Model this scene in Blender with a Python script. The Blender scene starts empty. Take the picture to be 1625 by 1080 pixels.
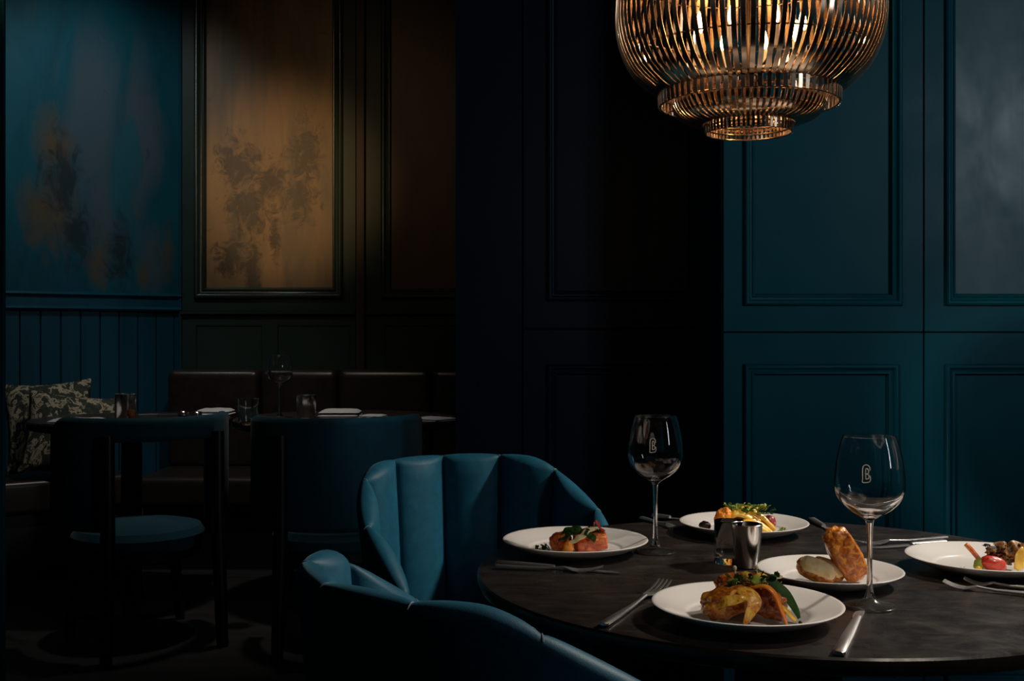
import bpy, bmesh, math, random
from math import pi, sin, cos, radians, sqrt, atan2
from mathutils import Vector, Matrix, Euler, noise
random.seed(7)
sc = bpy.context.scene
COL = sc.collection

# ------------------------------------------------------------------ constants
F = 1790.0; CX = 812.5; HY = 532.0; EYE = 1.175
TZ = 0.75            # dining table height
def at(px, py, Y):   # a point of the room seen at (px,py) and at depth Y
    return Vector(((px-CX)/F*Y, Y, EYE+(HY-py)/F*Y))
def on(px, py, z=TZ):  # a point of a horizontal surface
    Y = (EYE-z)*F/(py-HY)
    return Vector(((px-CX)/F*Y, Y, z))

# ------------------------------------------------------------------ materials
def principled(name):
    m = bpy.data.materials.new(name); m.use_nodes = True
    return m, m.node_tree, m.node_tree.nodes['Principled BSDF']
def mat(name, col, rough=.5, metal=0., spec=.5, sheen=0., coat=0., trans=0., ior=1.45, emit=None, estr=0., bump=None):
    m, nt, b = principled(name)
    b.inputs['Base Color'].default_value = (*col, 1)
    b.inputs['Roughness'].default_value = rough
    b.inputs['Metallic'].default_value = metal
    b.inputs['Specular IOR Level'].default_value = spec
    b.inputs['Sheen Weight'].default_value = sheen
    b.inputs['Coat Weight'].default_value = coat
    b.inputs['Transmission Weight'].default_value = trans
    b.inputs['IOR'].default_value = ior
    if emit:
        b.inputs['Emission Color'].default_value = (*emit, 1)
        b.inputs['Emission Strength'].default_value = estr
    if bump:
        add_bump(nt, b, *bump)
    return m
def coords(nt, scale=(1,1,1), rot=(0,0,0)):
    tc = nt.nodes.new('ShaderNodeTexCoord'); mp = nt.nodes.new('ShaderNodeMapping')
    mp.inputs['Scale'].default_value = scale; mp.inputs['Rotation'].default_value = rot
    nt.links.new(tc.outputs['Object'], mp.inputs['Vector'])
    return mp.outputs['Vector']
def noise_node(nt, vec, scale, detail=4, rough=.55, dist=0.):
    n = nt.nodes.new('ShaderNodeTexNoise')
    n.inputs['Scale'].default_value = scale; n.inputs['Detail'].default_value = detail
    n.inputs['Roughness'].default_value = rough; n.inputs['Distortion'].default_value = dist
    nt.links.new(vec, n.inputs['Vector'])
    return n.outputs['Fac']
def ramp(nt, fac, stops, const=False):
    r = nt.nodes.new('ShaderNodeValToRGB')
    e = r.color_ramp.elements
    while len(e) < len(stops): e.new(.5)
    for i, (p, c) in enumerate(stops):
        e[i].position = p; e[i].color = (*c, 1)
    if const: r.color_ramp.interpolation = 'CONSTANT'
    nt.links.new(fac, r.inputs['Fac'])
    return r.outputs['Color']
def mixc(nt, fac, a, b):
    m = nt.nodes.new('ShaderNodeMix'); m.data_type = 'RGBA'
    for s, v in (('Factor', fac), ('A', a), ('B', b)):
        i = [q for q in m.inputs if q.name == s and (q.type == 'RGBA' or s == 'Factor' and q.type == 'VALUE')][0]
        if isinstance(v, (tuple, float, int)): i.default_value = (*v, 1) if isinstance(v, tuple) else v
        else: nt.links.new(v, i)
    return [o for o in m.outputs if o.type == 'RGBA'][0]
def add_bump(nt, b, scale, strength, dist=.002, sc3=(1,1,1), detail=4):
    v = coords(nt, sc3); f = noise_node(nt, v, scale, detail)
    bp = nt.nodes.new('ShaderNodeBump'); bp.inputs['Strength'].default_value = strength
    bp.inputs['Distance'].default_value = dist
    nt.links.new(f, bp.inputs['Height']); nt.links.new(bp.outputs['Normal'], b.inputs['Normal'])
def mottled(name, stops, scale, rough=.5, detail=5, dist=0., sc3=(1,1,1), bump=None, metal=0., spec=.5, sheen=0., coat=0., rrange=None, const=False):
    m, nt, b = principled(name)
    v = coords(nt, sc3); f = noise_node(nt, v, scale, detail, .6, dist)
    nt.links.new(ramp(nt, f, stops, const), b.inputs['Base Color'])
    b.inputs['Roughness'].default_value = rough; b.inputs['Metallic'].default_value = metal
    b.inputs['Specular IOR Level'].default_value = spec; b.inputs['Sheen Weight'].default_value = sheen
    b.inputs['Coat Weight'].default_value = coat
    if rrange:
        r = nt.nodes.new('ShaderNodeMapRange'); r.inputs['To Min'].default_value = rrange[0]; r.inputs['To Max'].default_value = rrange[1]
        r.inputs['From Min'].default_value = .3; r.inputs['From Max'].default_value = .7
        nt.links.new(noise_node(nt, coords(nt, rrange[3] if len(rrange) > 3 else (1,1,1)), rrange[2], 6, .65, .4), r.inputs['Value']); nt.links.new(r.outputs['Result'], b.inputs['Roughness'])
    if bump: add_bump(nt, b, *bump)
    return m

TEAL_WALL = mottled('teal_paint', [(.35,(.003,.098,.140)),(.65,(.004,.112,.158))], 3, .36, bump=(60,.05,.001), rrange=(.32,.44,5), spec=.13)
TEAL_SCUFF_SHEEN = mottled('teal_paint_scuffed_sheen', [(.35,(.016,.120,.165)),(.7,(.050,.150,.190))], 3.5, .36, spec=.38, dist=1.2, sc3=(1.2,1,.8), bump=(40,.06,.001), rrange=(.31,.45,6,(1.3,1,.8)))  # scuffs, plus lamp sheen put into a paler base colour
SHADED_WALL = mottled('shaded_wall_paint', [(.35,(.003,.012,.026)),(.65,(.004,.015,.030))], 3, .45, spec=.2)  # near-black because the recess's shadow is put into the colour
GREEN_WALL = mottled('deep_green_paint', [(.35,(.020,.040,.033)),(.65,(.026,.046,.037))], 4, .42, spec=.16)
GREEN_GLOSS = mottled('deep_green_gloss_paint', [(.35,(.020,.040,.033)),(.65,(.026,.046,.037))], 4, .26, spec=.5)
BROWN_WALL = mottled('umber_paint', [(.35,(.040,.032,.020)),(.65,(.052,.038,.024))], 4, .45, spec=.16)
BLUE_BOARD = mottled('blue_board_paint', [(.35,(.006,.060,.095)),(.65,(.008,.072,.115))], 5, .42, sc3=(3,1,.5), bump=(30,.1,.001,(3,3,.4)), spec=.15)

def blobs(nt, lst):
    tc = nt.nodes.new('ShaderNodeTexCoord'); tot = None
    for (x, z, rx, rz) in lst:
        mp = nt.nodes.new('ShaderNodeMapping')
        mp.inputs['Location'].default_value = (-x/rx, 0, -z/rz); mp.inputs['Scale'].default_value = (1/rx, .001, 1/rz)
        nt.links.new(tc.outputs['Object'], mp.inputs['Vector'])
        g = nt.nodes.new('ShaderNodeTexGradient'); g.gradient_type = 'SPHERICAL'
        nt.links.new(mp.outputs['Vector'], g.inputs['Vector'])
        if tot is None: tot = g.outputs['Fac']
        else:
            a = nt.nodes.new('ShaderNodeMath'); a.operation = 'MAXIMUM'
            nt.links.new(tot, a.inputs[0]); nt.links.new(g.outputs['Fac'], a.inputs[1]); tot = a.outputs[0]
    return tot
def patch(nt, lst, vscale, nscale, gain, off, stops, dist=.8):
    t = blobs(nt, lst); nz = noise_node(nt, coords(nt, vscale), nscale, 7, .62, dist)
    s = nt.nodes.new('ShaderNodeMath'); s.operation = 'MULTIPLY_ADD'; s.inputs[1].default_value = gain; s.inputs[2].default_value = off
    nt.links.new(nz, s.inputs[0])
    a = nt.nodes.new('ShaderNodeMath'); a.operation = 'ADD'; nt.links.new(t, a.inputs[0]); nt.links.new(s.outputs[0], a.inputs[1])
    return ramp(nt, a.outputs[0], stops)
def mural_blue():
    m, nt, b = principled('blue_mural_plaster')
    v = coords(nt, (1.6,1.6,.55))
    base = ramp(nt, noise_node(nt, v, 2.2, 6, .6, .7), [(.25,(.002,.050,.075)),(.5,(.003,.085,.120)),(.75,(.005,.110,.155))])
    k = patch(nt, [(-.46,2.30,.24,.75),(-.20,2.24,.17,.60),(-.40,1.85,.18,.5),(-.16,1.60,.12,.3)], (2.4,2.4,.6), 2.6, 1.4, -.80, [(.05,(0,0,0)),(.6,(.7,.7,.7))], .6)
    c = mixc(nt, k, base, (.080,.098,.122))
    k = patch(nt, [(-.31,1.97,.10,.35),(-.27,2.1,.08,.3)], (2.4,2.4,.8), 4, 1.2, -.60, [(.15,(0,0,0)),(.5,(.9,.9,.9))])
    c = mixc(nt, k, c, (.014,.105,.140))
    k = patch(nt, [(-.68,1.80,.19,.34),(-.66,2.15,.15,.26),(-.44,1.56,.08,.22),(-.07,1.62,.05,.25),(-.20,1.5,.05,.12)], (2.2,2.2,1.0), 5, 1.5, -.85, [(.05,(0,0,0)),(.75,(.9,.9,.9))], 1.0)
    c = mixc(nt, k, c, (.110,.078,.040))
    k = patch(nt, [(-.62,1.98,.16,.30),(-.55,1.70,.13,.25),(-.33,1.60,.10,.35)], (1.6,1.6,1.0), 7, 2.0, -1.15, [(.1,(0,0,0)),(.6,(.8,.8,.8))], 1.5)
    c = mixc(nt, k, c, (.012,.024,.030))
    nt.links.new(c, b.inputs['Base Color']); b.inputs['Roughness'].default_value = .55; b.inputs['Specular IOR Level'].default_value = .2
    add_bump(nt, b, 18, .12, .002, (2,2,.6))
    return m
def mural_gold(name='gold_mural_plaster', cx=-1.31, cz=1.95, dark=1.):
    m, nt, b = principled(name)
    v = coords(nt, (1.8,1,.5))
    base = ramp(nt, noise_node(nt, v, 2.4, 6, .6, .5), [(.2,(.10,.075,.035)),(.5,(.21,.130,.052)),(.8,(.30,.185,.075))])
    # two dark flower bouquets drawn on the plaster, broken up by noise
    tot = blobs(nt, [(cx+a, cz+b, c, d) for a, b, c, d in ((-.17,.16,.20,.22),(.19,.20,.15,.30),(-.13,-.08,.20,.22),(.16,-.04,.17,.22),(-.22,-.36,.17,.18),(-.10,-.45,.08,.40),(.0,.05,.16,.16),(.02,-.22,.05,.22))])
    nz = noise_node(nt, coords(nt, (1.25,1,1)), 11, 9, .72, 1.1)
    s = nt.nodes.new('ShaderNodeMath'); s.operation = 'MULTIPLY_ADD'; s.inputs[1].default_value = 2.2; s.inputs[2].default_value = -1.30
    nt.links.new(nz, s.inputs[0])
    a = nt.nodes.new('ShaderNodeMath'); a.operation = 'MULTIPLY_ADD'; a.inputs[1].default_value = .75
    nt.links.new(tot, a.inputs[0]); nt.links.new(s.outputs[0], a.inputs[2])
    k = ramp(nt, a.outputs[0], [(.02,(0,0,0)),(.34,(.92*dark,)*3)])
    c = mixc(nt, k, base, (.034,.022,.010))
    f3 = noise_node(nt, coords(nt, (2.6,1,.45)), 2.8, 6, .6, .6)
    c = mixc(nt, ramp(nt, f3, [(.45,(0,0,0)),(.7,(.75,.75,.75))]), c, (.065,.070,.050))
    nt.links.new(c, b.inputs['Base Color']); b.inputs['Roughness'].default_value = .5
    add_bump(nt, b, 25, .1, .002, (2,1,.7))
    return m
MURAL_BLUE = mural_blue(); MURAL_GOLD = mural_gold()
MURAL_UMBER = mottled('umber_mural_plaster', [(.3,(.050,.026,.012)),(.7,(.085,.042,.018))], 2.5, .5, sc3=(1.6,1,.5), dist=.5)
WOOD_TABLE = mottled('dark_oiled_wood', [(.3,(.011,.008,.007)),(.55,(.022,.016,.013)),(.72,(.042,.031,.024))], 11, .33, 8, .8, (1,3.2,1), bump=(70,.15,.0006,(1,2.5,1),6), rrange=(.20,.44,16))
FLOOR = mottled('dark_floorboards', [(.3,(.010,.010,.010)),(.7,(.028,.026,.024))], 6, .5, sc3=(.4,3,1))
CEIL = mat('dark_ceiling_paint', (.010,.012,.014), .8)
BLACKWOOD = mottled('black_stained_wood', [(.3,(.006,.006,.007)),(.7,(.012,.011,.011))], 12, .35, sc3=(3,3,.5))
def velvet():
    m, nt, b = principled('petrol_velvet')
    f = noise_node(nt, coords(nt), 38, 5, .6, .3)
    nt.links.new(ramp(nt, f, [(.3,(.006,.076,.128)),(.7,(.010,.108,.172))]), b.inputs['Base Color'])
    b.inputs['Roughness'].default_value = .52; b.inputs['Sheen Weight'].default_value = .18
    b.inputs['Sheen Roughness'].default_value = .4; b.inputs['Sheen Tint'].default_value = (.35,.75,1,1)
    b.inputs['Specular IOR Level'].default_value = .22
    v = coords(nt); w = nt.nodes.new('ShaderNodeTexNoise'); w.inputs['Scale'].default_value = 420; w.inputs['Detail'].default_value = 2
    nt.links.new(v, w.inputs['Vector'])
    bp = nt.nodes.new('ShaderNodeBump'); bp.inputs['Strength'].default_value = .25; bp.inputs['Distance'].default_value = .0008
    nt.links.new(w.outputs['Fac'], bp.inputs['Height']); nt.links.new(bp.outputs['Normal'], b.inputs['Normal'])
    return m
VELVET = velvet()
VELVET_DARK = mottled('shaded_velvet', [(.3,(.004,.050,.075)),(.7,(.006,.066,.095))], 30, .7, sheen=.1, spec=.2)  # petrol velvet again, darkened so seat shade sits in the colour
PIPING = mat('slate_piping', (.13,.19,.22), .6)
LEATHER = mottled('black_brown_leather', [(.3,(.016,.012,.010)),(.7,(.026,.019,.015))], 20, .34, bump=(90,.15,.001))
CHINA = mottled('cream_glazed_china', [(.3,(.70,.66,.62)),(.7,(.74,.70,.66))], 4, .22, spec=.5, coat=.3)
GLASS = mat('clear_glass', (1,1,1), .0, trans=1., ior=1.47)
def thin_glass():
    m = bpy.data.materials.new('thin_clear_glass'); m.use_nodes = True; nt = m.node_tree
    nt.nodes.remove(nt.nodes['Principled BSDF'])
    fr = nt.nodes.new('ShaderNodeFresnel'); fr.inputs['IOR'].default_value = 1.42
    tr = nt.nodes.new('ShaderNodeBsdfTransparent'); tr.inputs['Color'].default_value = (.97,.98,.98,1)
    gl = nt.nodes.new('ShaderNodeBsdfGlossy'); gl.inputs['Roughness'].default_value = .2
    mx = nt.nodes.new('ShaderNodeMixShader'); out = nt.nodes['Material Output']
    nt.links.new(fr.outputs[0], mx.inputs[0]); nt.links.new(tr.outputs[0], mx.inputs[1]); nt.links.new(gl.outputs[0], mx.inputs[2]); nt.links.new(mx.outputs[0], out.inputs['Surface'])
    return m
THIN = thin_glass()
STEEL = mottled('brushed_steel', [(.3,(.58,.55,.53)),(.7,(.70,.67,.64))], 20, .36, metal=1., sc3=(6,.6,6))
MIRROR = mottled('mirrored_silver', [(.35,(.86,.83,.80)),(.6,(.74,.70,.66))], 30, .2, metal=1., sc3=(1,1,.3), bump=(40,.10,.001,(2,2,.4)))
EMBLEM = mat('cream_etching', (.78,.70,.58), .6)
COPPER = mottled('antique_copper', [(.3,(.66,.47,.32)),(.7,(.84,.66,.50))], 14, .2, metal=1.)
DARKMETAL = mat('dark_bronze', (.10,.065,.04), .35, metal=1.)
BULB = mat('glowing_bulb', (1,.8,.5), .4, emit=(1,.62,.24), estr=34.)
SLEEVE = mat('candle_sleeve', (.75,.6,.4), .5)
LINEN = mottled('white_linen', [(.3,(.52,.52,.53)),(.7,(.62,.62,.62))], 40, .85, bump=(120,.3,.001))
CAMO = mottled('ikat_weave', [(0,(.020,.030,.020)),(.44,(.040,.048,.032)),(.505,(.42,.36,.25)),(.60,(.085,.090,.060)),(.66,(.36,.31,.22))], 17, .85, 3, 1.6, (1,1,.8), const=True)
AMBERGLASS = mat('amber_tumbler_glass', (.35,.12,.05), .05, trans=.6)
# food
CRUST = mottled('roast_crust', [(.30,(.16,.026,.004)),(.48,(.52,.13,.012)),(.62,(.80,.32,.035)),(.78,(.92,.55,.15))], 85, .28, 8, 1.2, (1,1,1), bump=(140,.7,.004), coat=.3)
CRUMB = mottled('pale_bread_crumb', [(.3,(.80,.48,.14)),(.6,(.95,.80,.48))], 60, .8, bump=(110,.6,.002))
PARCEL = mottled('golden_roast', [(.28,(.10,.018,.004)),(.45,(.42,.11,.010)),(.60,(.78,.33,.03)),(.8,(.90,.50,.08))], 62, .3, 7, 1.5, bump=(110,.7,.004), coat=.25)
PARCEL_RED = mottled('red_brown_roast', [(.3,(.06,.010,.004)),(.5,(.30,.055,.010)),(.7,(.66,.22,.03))], 62, .3, 7, 1.5, bump=(110,.7,.004), coat=.25)
SALMON = mottled('glazed_salmon', [(.3,(.26,.035,.008)),(.5,(.60,.10,.02)),(.68,(.85,.27,.06))], 60, .25, 6, .6, bump=(90,.5,.002), coat=.4)
YELLOW = mottled('yellow_fruit', [(.3,(.72,.34,.02)),(.7,(.92,.60,.08))], 20, .32, coat=.2)
ORANGE = mottled('orange_flesh', [(.3,(.75,.16,.01)),(.7,(.92,.36,.03))], 24, .32, coat=.2)
CHEESE = mottled('pale_shaving', [(.3,(.78,.62,.30)),(.7,(.90,.78,.48))], 24, .4)
LEAFGREEN = mottled('dark_leaf', [(.3,(.010,.036,.006)),(.7,(.032,.085,.014))], 60, .55, spec=.12)
FLAP = mottled('seared_yellow_flap', [(.30,(.30,.07,.006)),(.45,(.70,.28,.02)),(.6,(.90,.55,.07)),(.75,(.92,.66,.16))], 70, .3, 7, 1.5, bump=(110,.5,.003), coat=.25)
LIMEGREEN = mottled('bright_herb', [(.3,(.10,.20,.015)),(.7,(.42,.46,.06))], 40, .45)
RED = mottled('tomato_red', [(.3,(.45,.018,.010)),(.7,(.70,.075,.035))], 50, .3, coat=.1)
RADISH = mottled('crimson_radish', [(.3,(.20,.015,.02)),(.7,(.42,.05,.05))], 22, .3)
DARKBIT = mat('black_olive', (.018,.014,.010), .35)
CHAR = mottled('charred_crust', [(.38,(.03,.010,.004)),(.55,(.36,.14,.025)),(.7,(.80,.45,.09))], 80, .5, bump=(70,.6,.003))
SAUCE = mat('brown_jus', (.05,.016,.010), .15)
SPROUT = mat('pale_sprout', (.82,.72,.50), .5)

# ------------------------------------------------------------------ mesh helpers
class MB:
    def __init__(s): s.v = []; s.f = []
    def add(s, vs, fs, M=None):
        o = len(s.v)
        for p in vs:
            p = Vector(p)
            s.v.append(tuple(M @ p if M else p))
        s.f += [tuple(i+o for i in f) for f in fs]
        return s
    def grid(s, rows, close_u=False, close_v=False, cap0=False, cap1=False):
        n = len(rows); m = len(rows[0]); vs = [p for r in rows for p in r]; fs = []
        for i in range(n if close_u else n-1):
            for j in range(m if close_v else m-1):
                a = i*m+j; b = i*m+(j+1) % m; c = ((i+1) % n)*m+(j+1) % m; d = ((i+1) % n)*m+j
                fs.append((a, b, c, d))
        if cap0: fs.append(tuple(range(m-1, -1, -1)))
        if cap1: fs.append(tuple((n-1)*m+j for j in range(m)))
        return s.add(vs, fs)
    def lathe(s, prof, n=48, c=(0,0,0)):
        rows = []
        for k in range(n):
            a = 2*pi*k/n
            rows.append([(c[0]+r*cos(a), c[1]+r*sin(a), c[2]+z) for r, z in prof])
        return s.grid(rows, close_u=True)
    def tube(s, pts, r, n=8, cap=True):
        pts = [Vector(p) for p in pts]; rows = []
        up = None
        for i, p in enumerate(pts):
            d = (pts[min(i+1, len(pts)-1)]-pts[max(i-1, 0)])
            d = d.normalized() if d.length > 1e-9 else Vector((0,0,1))
            if up is None:
                up = Vector((0,0,1)) if abs(d.z) < .9 else Vector((1,0,0))
            a = d.cross(up).normalized(); up = a.cross(d).normalized()
            rr = r[i] if isinstance(r, (list, tuple)) else r
            rows.append([tuple(p+(a*cos(2*pi*k/n)+up*sin(2*pi*k/n))*rr) for k in range(n)])
        return s.grid(rows, close_v=True, cap0=cap, cap1=cap)
    def box(s, x0, x1, y0, y1, z0, z1, M=None):
        vs = [(x,y,z) for x in (x0,x1) for y in (y0,y1) for z in (z0,z1)]
        return s.add(vs, [(0,1,3,2),(4,6,7,5),(0,4,5,1),(2,3,7,6),(0,2,6,4),(1,5,7,3)], M)
    def build(s, name, m, parent=None, smooth=True, bevel=0, seg=3, angle=35, subsurf=0, dedupe=False):
        me = bpy.data.meshes.new(name); me.from_pydata(s.v, [], s.f); me.update()
        bm = bmesh.new(); bm.from_mesh(me)
        if dedupe: bmesh.ops.remove_doubles(bm, verts=bm.verts, dist=1e-6)
        if bevel: bmesh.ops.bevel(bm, geom=bm.edges[:], offset=bevel, segments=seg, profile=.6, affect='EDGES')
        bmesh.ops.recalc_face_normals(bm, faces=bm.faces)
        bm.to_mesh(me); bm.free()
        me.materials.append(m)
        o = bpy.data.objects.new(name, me); COL.objects.link(o)
        if smooth:
            me.polygons.foreach_set('use_smooth', [True]*len(me.polygons))
            try: me.set_sharp_from_angle(angle=radians(angle))
            except Exception: pass
        if subsurf:
            q = o.modifiers.new('sub', 'SUBSURF'); q.levels = subsurf; q.render_levels = subsurf
        if parent: o.parent = parent
        return o
def tag(o, label, cat, group=None, kind=None):
    o['label'] = label; o['category'] = cat
    if group: o['group'] = group
    if kind: o['kind'] = kind
    return o
def thing(name, label, cat, loc=(0,0,0), rz=0, group=None):
    o = bpy.data.objects.new(name, None); COL.objects.link(o)
    o.location = loc; o.rotation_euler = (0,0,rz); o.empty_display_size = .05
    return tag(o, label, cat, group)
def struct(o): o['kind'] = 'structure'; return o
def dup(root, loc, rz, label, group=None):
    r = root.copy(); COL.objects.link(r); r.location = loc; r.rotation_euler = (0,0,rz); r['label'] = label
    if group: r['group'] = group
    for ch in root.children:
        c = ch.copy(); COL.objects.link(c); c.parent = r
        for g in ch.children:
            d = g.copy(); COL.objects.link(d); d.parent = c
    return r

# ------------------------------------------------------------------ panelled walls
PROF = [(0,0),(.002,.010),(.006,.014),(.011,.014),(.015,.008),(.018,.002),(.023,.001),(.026,.005),(.030,.005),(.034,-.004),(.036,-.010)]
PROF_S = [(0,0),(.003,-.004),(.007,-.006)]
def slab(parent, u0, u1, v0, v1, m, hole=None, prof=PROF, field=None, thick=.03, k=1.0, name='panel'):
    """a framed panel standing with its face in local y=0, facing -y"""
    b = MB()
    if hole:
        a0, a1, c0, c1 = hole
        o = [(u0,v0),(u1,v0),(u1,v1),(u0,v1)]; h = [(a0,c0),(a1,c0),(a1,c1),(a0,c1)]
        vs = [(x,0,z) for x, z in o]+[(x,0,z) for x, z in h]+[(x,thick,z) for x, z in o]
        fs = [(i,(i+1)%4,4+(i+1)%4,4+i) for i in range(4)]+[(i,8+i,8+(i+1)%4,(i+1)%4) for i in range(4)]+[(8,11,10,9)]
        b.add(vs, fs)
    else:
        b.box(u0,u1,0,thick,v0,v1)
    p = b.build(name, m, parent, smooth=False)
    if hole:
        g = MB(); rows = []
        for d, h in prof:
            d *= k; h *= k
            rows.append([(a0+d,-h,c0+d),(a1-d,-h,c0+d),(a1-d,-h,c1-d),(a0+d,-h,c1-d)])
        g.grid(rows, close_v=True); g.build('moulding', GREEN_GLOSS if m is GREEN_WALL else m, p, angle=60)
        d, h = prof[-1][0]*k, prof[-1][1]*k
        q = MB().add([(a0+d,-h,c0+d),(a1-d,-h,c0+d),(a1-d,-h,c1-d),(a0+d,-h,c1-d)], [(0,1,2,3)])
        q.build('panel_field', field or m, p, smooth=False)
    return p
CEILZ = 3.15
# --- right teal wall
YR = 3.3
def U(px, Y): return (px-CX)/F*Y
def V(py, Y): return EYE+(HY-py)/F*Y
w = MB(); w.box(U(1147,YR), 2.6, YR+.03, YR+.62, 0, CEILZ)
wall_right = struct(w.build('wall_right', TEAL_WALL, smooth=False))
for i in range(3):
    o = i*319
    g = slab(wall_right, U(1148.5+o,YR), U(1464.5+o,YR), V(525.5,YR), CEILZ, TEAL_WALL, (U(1180+o,YR), U(1432+o,YR), V(485,YR), 2.7), field=TEAL_SCUFF_SHEEN if i else TEAL_WALL); g.location.y = YR
    g = slab(wall_right, U(1148.5+o,YR), U(1464.5+o,YR), .0, V(528,YR), TEAL_WALL, (U(1180+o,YR), U(1426+o,YR), .16, V(577,YR)), k=.95); g.location.y = YR
# --- middle wall (recessed), shadow painted into its colour
YM = 3.78
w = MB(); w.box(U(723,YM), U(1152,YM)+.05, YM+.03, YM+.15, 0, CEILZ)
wall_middle = struct(w.build('wall_middle', SHADED_WALL, smooth=False))
g = slab(wall_middle, U(723,YM), U(828,YM), 0, CEILZ, SHADED_WALL); g.location.y = YM
g = slab(wall_middle, U(831,YM), U(1146,YM), V(520,YM), CEILZ, SHADED_WALL, (U(868,YM), U(1110,YM), V(478,YM), 2.75)); g.location.y = YM
g = slab(wall_middle, U(831,YM), U(1146,YM), 0, V(523,YM), SHADED_WALL, (U(868,YM), U(1110,YM), .16, V(578,YM))); g.location.y = YM
# --- back wall of the rear room
YB = 6.1
PF = .05             # raised floor of the rear room
XC = U(287,YB)
w = MB(); w.box(XC-.05, 1.0, YB+.03, YB+.15, 0, CEILZ)
wall_back = struct(w.build('wall_back', GREEN_WALL, smooth=False))
def bslab(*a, **k):
    g = slab(wall_back, *a, **k); g.location.y = YB
bslab(U(287,YB), U(564,YB), V(493,YB), CEILZ, GREEN_WALL, (U(308,YB), U(545,YB), V(474,YB), 3.08), k=1.75, field=MURAL_GOLD)
bslab(U(582,YB), U(860,YB), V(493,YB), CEILZ, GREEN_WALL, (U(604,YB), U(838,YB), V(474,YB), 3.08), k=1.6, field=MURAL_UMBER)
bslab(U(287,YB), U(427,YB), PF, V(499,YB), GREEN_WALL, (U(311,YB), U(416,YB), .6, V(516,YB)), prof=PROF_S)
bslab(U(427,YB), U(564,YB), PF, V(499,YB), GREEN_WALL, (U(440,YB), U(556,YB), .6, V(516,YB)), prof=PROF_S)
bslab(U(582,YB), U(860,YB), PF, V(499,YB), GREEN_WALL, (U(610,YB), U(840,YB), .6, V(516,YB)), prof=PROF_S)
b = MB(); b.box(U(566,YB), U(579,YB), YB-.025, YB+.03, PF, CEILZ); b.build('pilaster', BROWN_WALL, wall_back, smooth=False, bevel=.004)
b = MB(); b.box(U(287,YB), U(564,YB), YB-.022, YB+.02, V(498,YB), V(493.5,YB)); b.box(U(582,YB), U(860,YB), YB-.022, YB+.02, V(498,YB), V(493.5,YB)); b.build('dado_rail', GREEN_WALL, wall_back, smooth=False)
# --- splayed left wall with the blue mural
RZ = atan2(6.1-5.57, XC+2.497)
w = MB(); w.box(-1.8, .02, .02, .14, 0, CEILZ)
wall_left = struct(w.build('wall_left', BLUE_BOARD, smooth=False)); wall_left.location = (XC, YB, 0); wall_left.rotation_euler.z = RZ
zr = V(495,YB)
b = MB(); b.box(-1.8, -.012, 0, .02, zr, CEILZ); b.build('mural', MURAL_BLUE, wall_left, smooth=False)
rail = [(0,zr-.0),(.016,zr+.002),(.022,zr+.012),(.016,zr+.022),(.008,zr+.026),(.006,zr+.070),(.012,zr+.074),(.018,zr+.084),(.012,zr+.094),(0,zr+.098)]
b = MB(); b.grid([[(-1.8,-d,z) for d, z in rail],[(-.004,-d,z) for d, z in rail]], cap0=True, cap1=True); b.build('dado_rail', BLUE_BOARD, wall_left, angle=40)
b = MB(); u = -1.8; wd = .098
while u < -.02:
    b.box(u+.0025, min(u+wd-.0025,-.005), 0, .02, PF, zr-.002); u += wd
b.build('board_panelling', BLUE_BOARD, wall_left, smooth=False, bevel=.003, seg=2)
b = MB(); b.box(-.014, .0, -.012, .02, PF, CEILZ); b.build('corner_trim', BLUE_BOARD, wall_left, smooth=False, bevel=.002)
# --- left door jamb near the edge of the view
YJ = 3.3
b = MB(); b.box(U(6,YJ)-.8, U(6,YJ), YJ, YJ+.014, 0, CEILZ)
wall_partition = struct(b.build('wall_near_left', TEAL_WALL, smooth=False, bevel=.003))
# --- floor, ceiling
b = MB(); b.box(-4, 3.2, -1.5, 3.55, -.08, 0); struct(b.build('floor', FLOOR, smooth=False))
b = MB(); b.box(-4, 3.2, 3.55, 6.6, -.08, 0); b.box(-4, .9, 3.55, 6.6, 0, PF) if False else None
b = MB(); b.box(-4, U(723,YM), 3.55, 6.4, -.08, PF); b.box(U(723,YM), .9, YM+.15, 6.4, -.08, PF); b.box(U(723,YM), 3.2, 3.55, YM+.15, -.08, 0)
struct(b.build('floor_platform', FLOOR, smooth=False))
b = MB(); b.box(-4, 3.2, -1.5, 6.6, CEILZ, CEILZ+.08); struct(b.build('ceiling', CEIL, smooth=False))

# ------------------------------------------------------------------ dining table
TC = Vector((.502, 2.05, 0)); TR = .565
t = thing('dining_table', 'round dark wood pedestal dining table laid with plates of food', 'table', TC)
pr = [(0,TZ-.034),(TR-.030,TZ-.034),(TR-.006,TZ-.026),(TR,TZ-.012),(TR,TZ-.004),(TR-.003,TZ-.0008),(TR-.008,TZ),(0,TZ)]
MB().lathe(pr, 160).build('tabletop', WOOD_TABLE, t, angle=30, dedupe=True)
MB().lathe([(0,0),(.30,0),(.30,.012),(.27,.022),(.13,.035),(.10,.07),(.095,.60),(.11,.70),(.20,TZ-.034),(0,TZ-.034)], 64).build('pedestal', BLACKWOOD, t, dedupe=True)

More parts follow.
